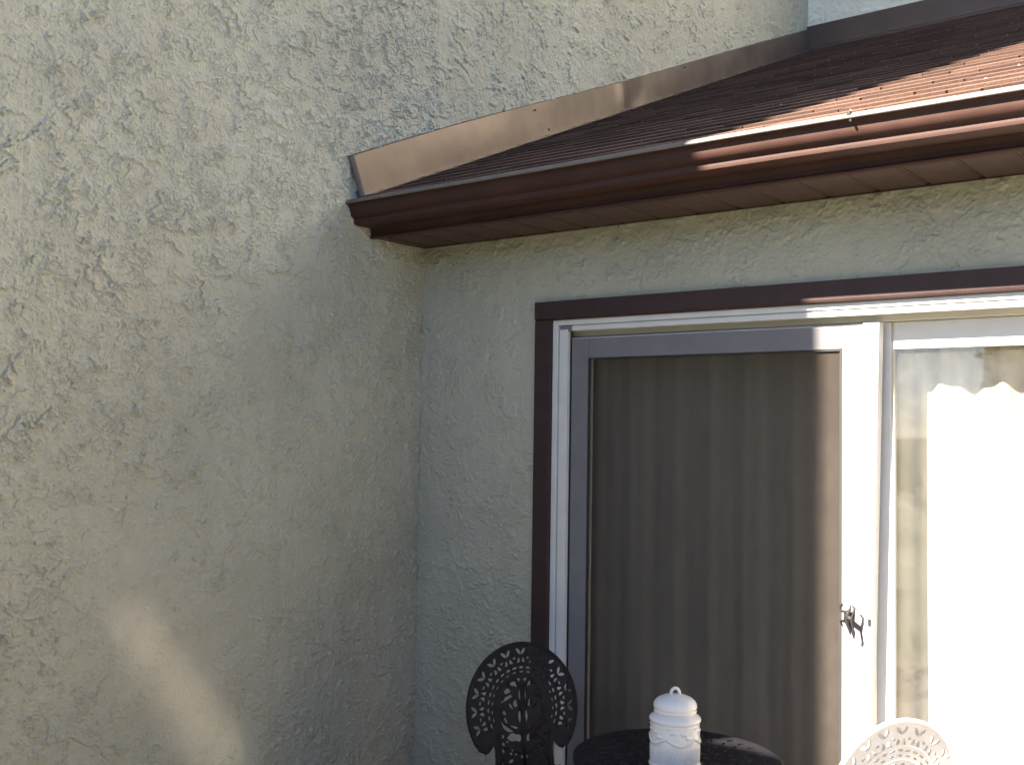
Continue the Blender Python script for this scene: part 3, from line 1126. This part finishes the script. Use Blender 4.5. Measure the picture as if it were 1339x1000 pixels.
def make_chair(name, mat, loc, rz, label, height=0.92):
    """origin on the ground under the seat; local -Y is where the sitter faces, the back stands at +Y"""
    t = empty(name, loc, rz)
    zc = height - BH
    tilt = math.radians(9)
    fr = Matrix.Translation((0, 0.235, zc)) @ Matrix.Rotation(math.pi / 2 - tilt, 4, 'X')
    me = plate([OUT] + HOLES, 0.007, 0.0014)
    me.transform(fr)
    link('backrest', me, t, mat)
    bm = bmesh.new()
    # rolled rim, following the outline
    pts = [fr @ Vector((x, y, 0)) for x, y in [(BW * 0.975 * math.cos(a), BH * 0.975 * math.sin(a)) for a in [math.radians(-33) + i / 60 * math.radians(246) for i in range(61)]]]
    tube(bm, pts, 0.0075, 8)
    for s in (-1, 1):
        sc = []
        for i in range(15):
            a = math.radians(-33) - i / 14 * math.radians(230)
            r_ = 0.030 * (1 - 0.5 * i / 14)
            cx, cy = 0.148, -0.118
            sc.append(fr @ Vector((s * (cx + r_ * math.cos(a)), cy + r_ * math.sin(a), 0)))
        tube(bm, sc, [0.0065 - 0.003 * i / 14 for i in range(15)], 6)
    from_bm('rim', bm, mat, t, True)
    bm = bmesh.new()
    for r_ in (0.672, 0.50):
        pts = [fr @ Vector((BW * r_ * math.cos(a), BH * r_ * math.sin(a), 0.0)) for a in [math.radians(-28) + i / 48 * math.radians(236) for i in range(49)]]
        tube(bm, pts, 0.0048, 6)
    for s in (-1, 1):
        for pl in [[(0.0, -0.20), (0.004, -0.10), (0.003, 0.0), (0.006, 0.085)],
                   [(0.010, -0.085), (0.040, -0.075), (0.075, -0.050), (0.085, -0.010), (0.070, 0.010)],
                   [(0.010, -0.01), (0.020, 0.03), (0.045, 0.055), (0.072, 0.045), (0.080, 0.03)],
                   [(0.008, 0.075), (0.022, 0.100), (0.045, 0.098), (0.058, 0.080)],
                   [(0.100, -0.215), (0.085, -0.17), (0.095, -0.13), (0.105, -0.08)],
                   [(0.0, -0.165), (0.03, -0.15), (0.055, -0.13), (0.075, -0.14)]]:
            tube(bm, [fr @ Vector((s * x, y, 0.002)) for x, y in pl], 0.0052, 6)
    from_bm('ribs', bm, mat, t, True)
    # seat: round pierced plate with a rolled edge
    polys = [ell(0, 0, 0.215, 0.205, 48)]
    for rr, n, l_, w in [(0.165, 22, 0.03, 0.016), (0.12, 16, 0.03, 0.016), (0.075, 10, 0.03, 0.016), (0.03, 5, 0.02, 0.01)]:
        for i in range(n):
            a = 2 * math.pi * i / n
            polys.append(leafp(rr * math.cos(a), rr * math.sin(a), l_, w, a))
    me = plate(polys, 0.007, 0.001)
    me.transform(Matrix.Translation((0, 0, 0.44)))
    seat = link('seat', me, t, mat)
    bm = bmesh.new()
    pts = [(0.215 * math.cos(a), 0.205 * math.sin(a), 0.437) for a in [2 * math.pi * i / 48 for i in range(49)]]
    tube(bm, pts, 0.011, 8, False)
    from_bm('seat_edge', bm, mat, seat, True)
    for sx in (-1, 1):
        for sy in (-1, 1):
            bm = bmesh.new()
            p = bez((sx * 0.145, sy * 0.14, 0.435), (sx * 0.20, sy * 0.19, 0.36), (sx * 0.135, sy * 0.135, 0.15), (sx * 0.215, sy * 0.21, 0.006), 14)
            tube(bm, p, [0.017 - 0.006 * i / 14 + (0.006 if i > 12 else 0) for i in range(15)], 8)
            from_bm('leg', bm, mat, t, True)
    # uprights from the seat to the back
    for sx in (-1, 1):
        bm = bmesh.new()
        a0 = fr @ Vector((sx * 0.148, -0.30, 0))
        tube(bm, bez((sx * 0.13, 0.15, 0.44), (sx * 0.15, 0.18, 0.43), (a0.x, a0.y, a0.z - 0.05), tuple(a0), 8), 0.011, 8)
        from_bm('upright', bm, mat, t, True)
    tag(t, label, 'chair', 'cast metal garden chairs')
    return t


def chair_at(top_xy, rz, **kw):
    """place so that the top of the back lands over top_xy"""
    off = Vector((0, 0.235 + BH * math.sin(math.radians(9)), 0))
    off.rotate(Matrix.Rotation(rz, 3, 'Z'))
    return make_chair(loc=(top_xy[0] - off.x, top_xy[1] - off.y, PATIO_Z), rz=rz, **kw)


# local +Y is the direction from sitter to back
chair_at((0.889, -0.379), math.radians(58), name='garden_chair', mat=BLACK_IRON,
         label='black pierced cast metal chair against the brown door trim')
chair_at((2.352, -0.511), math.radians(-124), name='garden_chair', mat=PALE_IRON,
         label='sunlit white pierced cast metal chair in front of the bright glass door')

# ------------------------------------------------------------------ bistro table
TC = Vector((1.696, -0.621, PATIO_Z))
table = empty('bistro_table', TC)
tag(table, 'small round black cast metal table under the white jar', 'table')
TR, THH = 0.315, 0.705
polys = [ell(0, 0, TR, TR, 72)]
for rr, n, l_, w in [(0.268, 36, 0.034, 0.017), (0.225, 30, 0.03, 0.014), (0.182, 24, 0.034, 0.018), (0.138, 18, 0.03, 0.016), (0.098, 12, 0.034, 0.02), (0.055, 8, 0.03, 0.016)]:
    for i in range(n):
        a = 2 * math.pi * (i + 0.5 * (n % 4 == 2)) / n
        polys.append(leafp(rr * math.cos(a), rr * math.sin(a), l_, w, a + (0.5 if n % 12 == 6 else 0)))
me = plate(polys, 0.008, 0.001)
me.transform(Matrix.Translation((0, 0, THH)))
top = link('table_top', me, table, BLACK_IRON)
bm = bmesh.new()
extr = [(TR - 0.004, THH + 0.004), (TR + 0.006, THH + 0.001), (TR + 0.007, THH - 0.012), (TR + 0.003, THH - 0.026), (TR - 0.002, THH - 0.024), (TR - 0.003, THH - 0.004)]
rings = [[bm.verts.new((r_ * math.cos(a), r_ * math.sin(a), z)) for r_, z in extr] for a in [2 * math.pi * i / 72 for i in range(72)]]
for i in range(72):
    a, b = rings[i], rings[(i + 1) % 72]
    for j in range(len(extr)):
        k2 = (j + 1) % len(extr)
        bm.faces.new((a[j], a[k2], b[k2], b[j]))
from_bm('rim', bm, BLACK_IRON, top, True)
bm = bmesh.new()
prof = [(0.0, THH - 0.005), (0.09, THH - 0.008), (0.05, THH - 0.03), (0.022, THH - 0.08), (0.030, 0.50), (0.020, 0.46), (0.028, 0.38), (0.040, 0.32), (0.022, 0.27), (0.030, 0.22), (0.0, 0.21)]
rings = [[bm.verts.new((max(r_, 0.0005) * math.cos(a), max(r_, 0.0005) * math.sin(a), z)) for r_, z in prof] for a in [2 * math.pi * i / 20 for i in range(20)]]
for i in range(20):
    a, b = rings[i], rings[(i + 1) % 20]
    for j in range(len(prof) - 1):
        bm.faces.new((a[j], a[j + 1], b[j + 1], b[j]))
from_bm('pedestal', bm, BLACK_IRON, table, True)
for q in range(3):
    a = 2 * math.pi * q / 3 + 0.4
    bm = bmesh.new()
    p = bez((0.015, 0, 0.30), (0.14, 0, 0.36), (0.10, 0, 0.05), (0.27, 0, 0.010), 14)
    p = [(x * math.cos(a), x * math.sin(a), z) for x, _, z in p]
    tube(bm, p, [0.018 - 0.006 * i / 14 for i in range(15)], 8)
    from_bm('leg', bm, BLACK_IRON, table, True)

# ------------------------------------------------------------------ white jar
jar = empty('ceramic_jar', (1.733, -0.699, PATIO_Z + THH + 0.0042))
tag(jar, 'white embossed ceramic canister with loop lid standing on the black table', 'jar')
SEG = 240


def garland(th, z):
    """embossed swag of leaves round the belly"""
    h = 0.0
    ph = th * 5
    zc_ = 0.088 - 0.018 * abs(math.sin(ph / 2 + 0.4)) ** 1.2 + 0.004
    d = (z - zc_) / 0.0030
    h += 0.0044 * math.exp(-d * d)
    for k_, (dz_, w_, s_) in enumerate([(0.022, 0.0035, 1.0), (0.034, 0.003, -1.0)]):
        c_ = 0.082 + dz_ + 0.009 * math.sin(ph * 1.0 + k_ * 2.1 + s_ * 0.6)
        d = (z - c_) / w_
        gate = max(0.0, math.sin(ph * 2 + k_ * 1.9)) ** 0.6
        h += 0.0042 * math.exp(-d * d) * gate
    return h


def jar_shell(profile, relief, name, parent):
    vs, fs = [], []
    n = len(profile)
    for (r_, z) in profile:
        for i in range(SEG):
            th = 2 * math.pi * i / SEG
            rr = r_ + relief(th, z, r_)
            vs.append((rr * math.cos(th), rr * math.sin(th), z))
    for j in range(n - 1):
        for i in range(SEG):
            a, b = j * SEG + i, j * SEG + (i + 1) % SEG
            fs.append((a, b, b + SEG, a + SEG))
    fs.append(tuple(range(SEG))[::-1])
    fs.append(tuple((n - 1) * SEG + i for i in range(SEG)))
    me = bpy.data.meshes.new(name)
    me.from_pydata(vs, [], fs)
    me.shade_smooth()
    o = link(name, me, parent, CERAMIC)
    me.set_sharp_from_angle(angle=math.radians(70))
    return o


bp = [(0.0700, 0.0), (0.0775, 0.0015), (0.0785, 0.006), (0.0765, 0.011), (0.0735, 0.014)]
bp += [(0.0735 + 0.0008 * math.sin(math.pi * i / 46), 0.015 + i * 0.0024) for i in range(47)]
bp += [(0.0722, 0.1275), (0.0722, 0.1300), (0.0760, 0.1325), (0.0778, 0.1360), (0.0778, 0.1410), (0.0755, 0.1450), (0.0690, 0.1500), (0.0620, 0.1540), (0.0590, 0.1570), (0.0580, 0.1610)]


def jrel(th, z, r_):
    if z < 0.0145 or z > 0.127:
        return 0.0
    if z < 0.066:
        f = min(1, (z - 0.0145) / 0.006, (0.066 - z) / 0.005)
        return 0.0027 * f * (abs(math.sin(th * 30)) - 0.5)
    return garland(th, z) * min(1, (0.127 - z) / 0.004)


jar_shell(bp, jrel, 'body', jar)
lp = [(0.0600, 0.1595), (0.0640, 0.1600), (0.0650, 0.1630), (0.0620, 0.1660), (0.0615, 0.1680), (0.0640, 0.1700), (0.0655, 0.1760), (0.0640, 0.1840), (0.0590, 0.1920),
      (0.0500, 0.1995), (0.0380, 0.2050), (0.0240, 0.2085), (0.0100, 0.2100), (0.0020, 0.2105)]
lid = jar_shell(lp, lambda th, z, r_: (0.0009 * (abs(math.sin(th * 12)) - 0.5) if 0.172 < z < 0.205 else 0.0), 'lid', jar)
bm = bmesh.new()
ca, sa = cr0.x, cr0.y
pts = [((0.0135 * math.cos(a)) * ca, (0.0135 * math.cos(a)) * sa, 0.2085 + 0.0200 * math.sin(a)) for a in [math.pi * i / 14 for i in range(15)]]
tube(bm, pts, 0.0050, 8)
from_bm('handle', bm, CERAMIC, lid, True)

# ------------------------------------------------------------------ leaf litter on the shingles
bm = bmesh.new()
rr = random.Random(4)
for k in range(16):
    x = rr.uniform(0.05, 2.9)
    y = rr.choice([rr.uniform(-0.42, 0.3), rr.uniform(-0.42, 2.6)])
    s = rr.uniform(0.0025, 0.006)
    c_ = Vector((x, y, roof_z(y) + 0.011))
    a = rr.uniform(0, 6.28)
    e1 = Vector((math.cos(a), math.sin(a) * 0.9, math.sin(a) * 0.4)) * s
    e2 = Vector((-math.sin(a), math.cos(a) * 0.9, math.cos(a) * 0.4 + rr.uniform(-.4, .4))) * s * rr.uniform(0.3, 0.8)
    q = [bm.verts.new(c_ + e1), bm.verts.new(c_ + e2 + Vector((0, 0, s * 0.4))), bm.verts.new(c_ - e1), bm.verts.new(c_ - e2)]
    w = bm.verts.new(c_ + Vector((0, 0, s * 0.9)))
    for i in range(4):
        bm.faces.new((q[i], q[(i + 1) % 4], w))
tag(from_bm('leaf_litter', bm, DEBRIS), 'tiny pale bits of leaf litter scattered on the shingles', 'litter', None, 'stuff')

# ------------------------------------------------------------------ unseen reflector added to throw a glint on the tall wall
REFLECTOR_GLASS, nt_, b_ = new_mat('reflector_glass')
b_.inputs['Base Color'].default_value = (0.008, 0.010, 0.022, 1)
b_.inputs['Roughness'].default_value = 0.14
b_.inputs['Specular IOR Level'].default_value = 0.5
wv = N(nt_, 'ShaderNodeTexNoise')
wv.inputs['Scale'].default_value = 5.0
bpn = N(nt_, 'ShaderNodeBump')
bpn.inputs['Distance'].default_value = 0.0006
nt_.links.new(wv.outputs['Fac'], bpn.inputs['Height'])
nt_.links.new(bpn.outputs[0], b_.inputs['Normal'])
pc = Vector((2.25, -1.55, 0.36))
tgt = Vector((0.0, -1.22, 0.62))
nrm = ((tgt - pc).normalized() - SUN_TRAVEL).normalized()
up = (Vector((0, 0, 1)) - nrm * nrm.z).normalized()
sd = up.cross(nrm)
tl = math.radians(48)
up2 = up * math.cos(tl) + sd * math.sin(tl)
sd2 = up2.cross(nrm)
sp = empty('sun_reflector')
sp.matrix_world = Matrix(((sd2.x, up2.x, nrm.x, pc.x), (sd2.y, up2.y, nrm.y, pc.y), (sd2.z, up2.z, nrm.z, pc.z), (0, 0, 0, 1)))
pw_, ph_ = 0.068, 0.52
box('glass', (-pw_, -ph_, -0.006), (pw_, ph_, 0.0), REFLECTOR_GLASS, sp)
bm = bmesh.new()
for lo, hi in [((-pw_ - .02, -ph_ - .02, -.025), (-pw_ - .0005, ph_ + .02, .003)), ((pw_ + .0005, -ph_ - .02, -.025), (pw_ + .02, ph_ + .02, .003)),
               ((-pw_, -ph_ - .02, -.025), (pw_, -ph_ - .0005, .003)), ((-pw_, ph_ + .0005, -.025), (pw_, ph_ + .02, .003))]:
    add_box(bm, lo, hi)
from_bm('frame', bm, HANDLE, sp)
inv = sp.matrix_world.inverted()
bm = bmesh.new()
for q in (-0.09, 0.09):
    a0 = sp.matrix_world @ Vector((q, 0.25, -0.026))
    tube(bm, [inv @ a0, inv @ Vector((a0.x + 0.30, a0.y + 0.12, PATIO_Z + 0.004))], 0.009, 8)
from_bm('prop', bm, HANDLE, sp)
tag(sp, 'added dark glass reflector throwing a glint on the tall wall', 'solar panel')
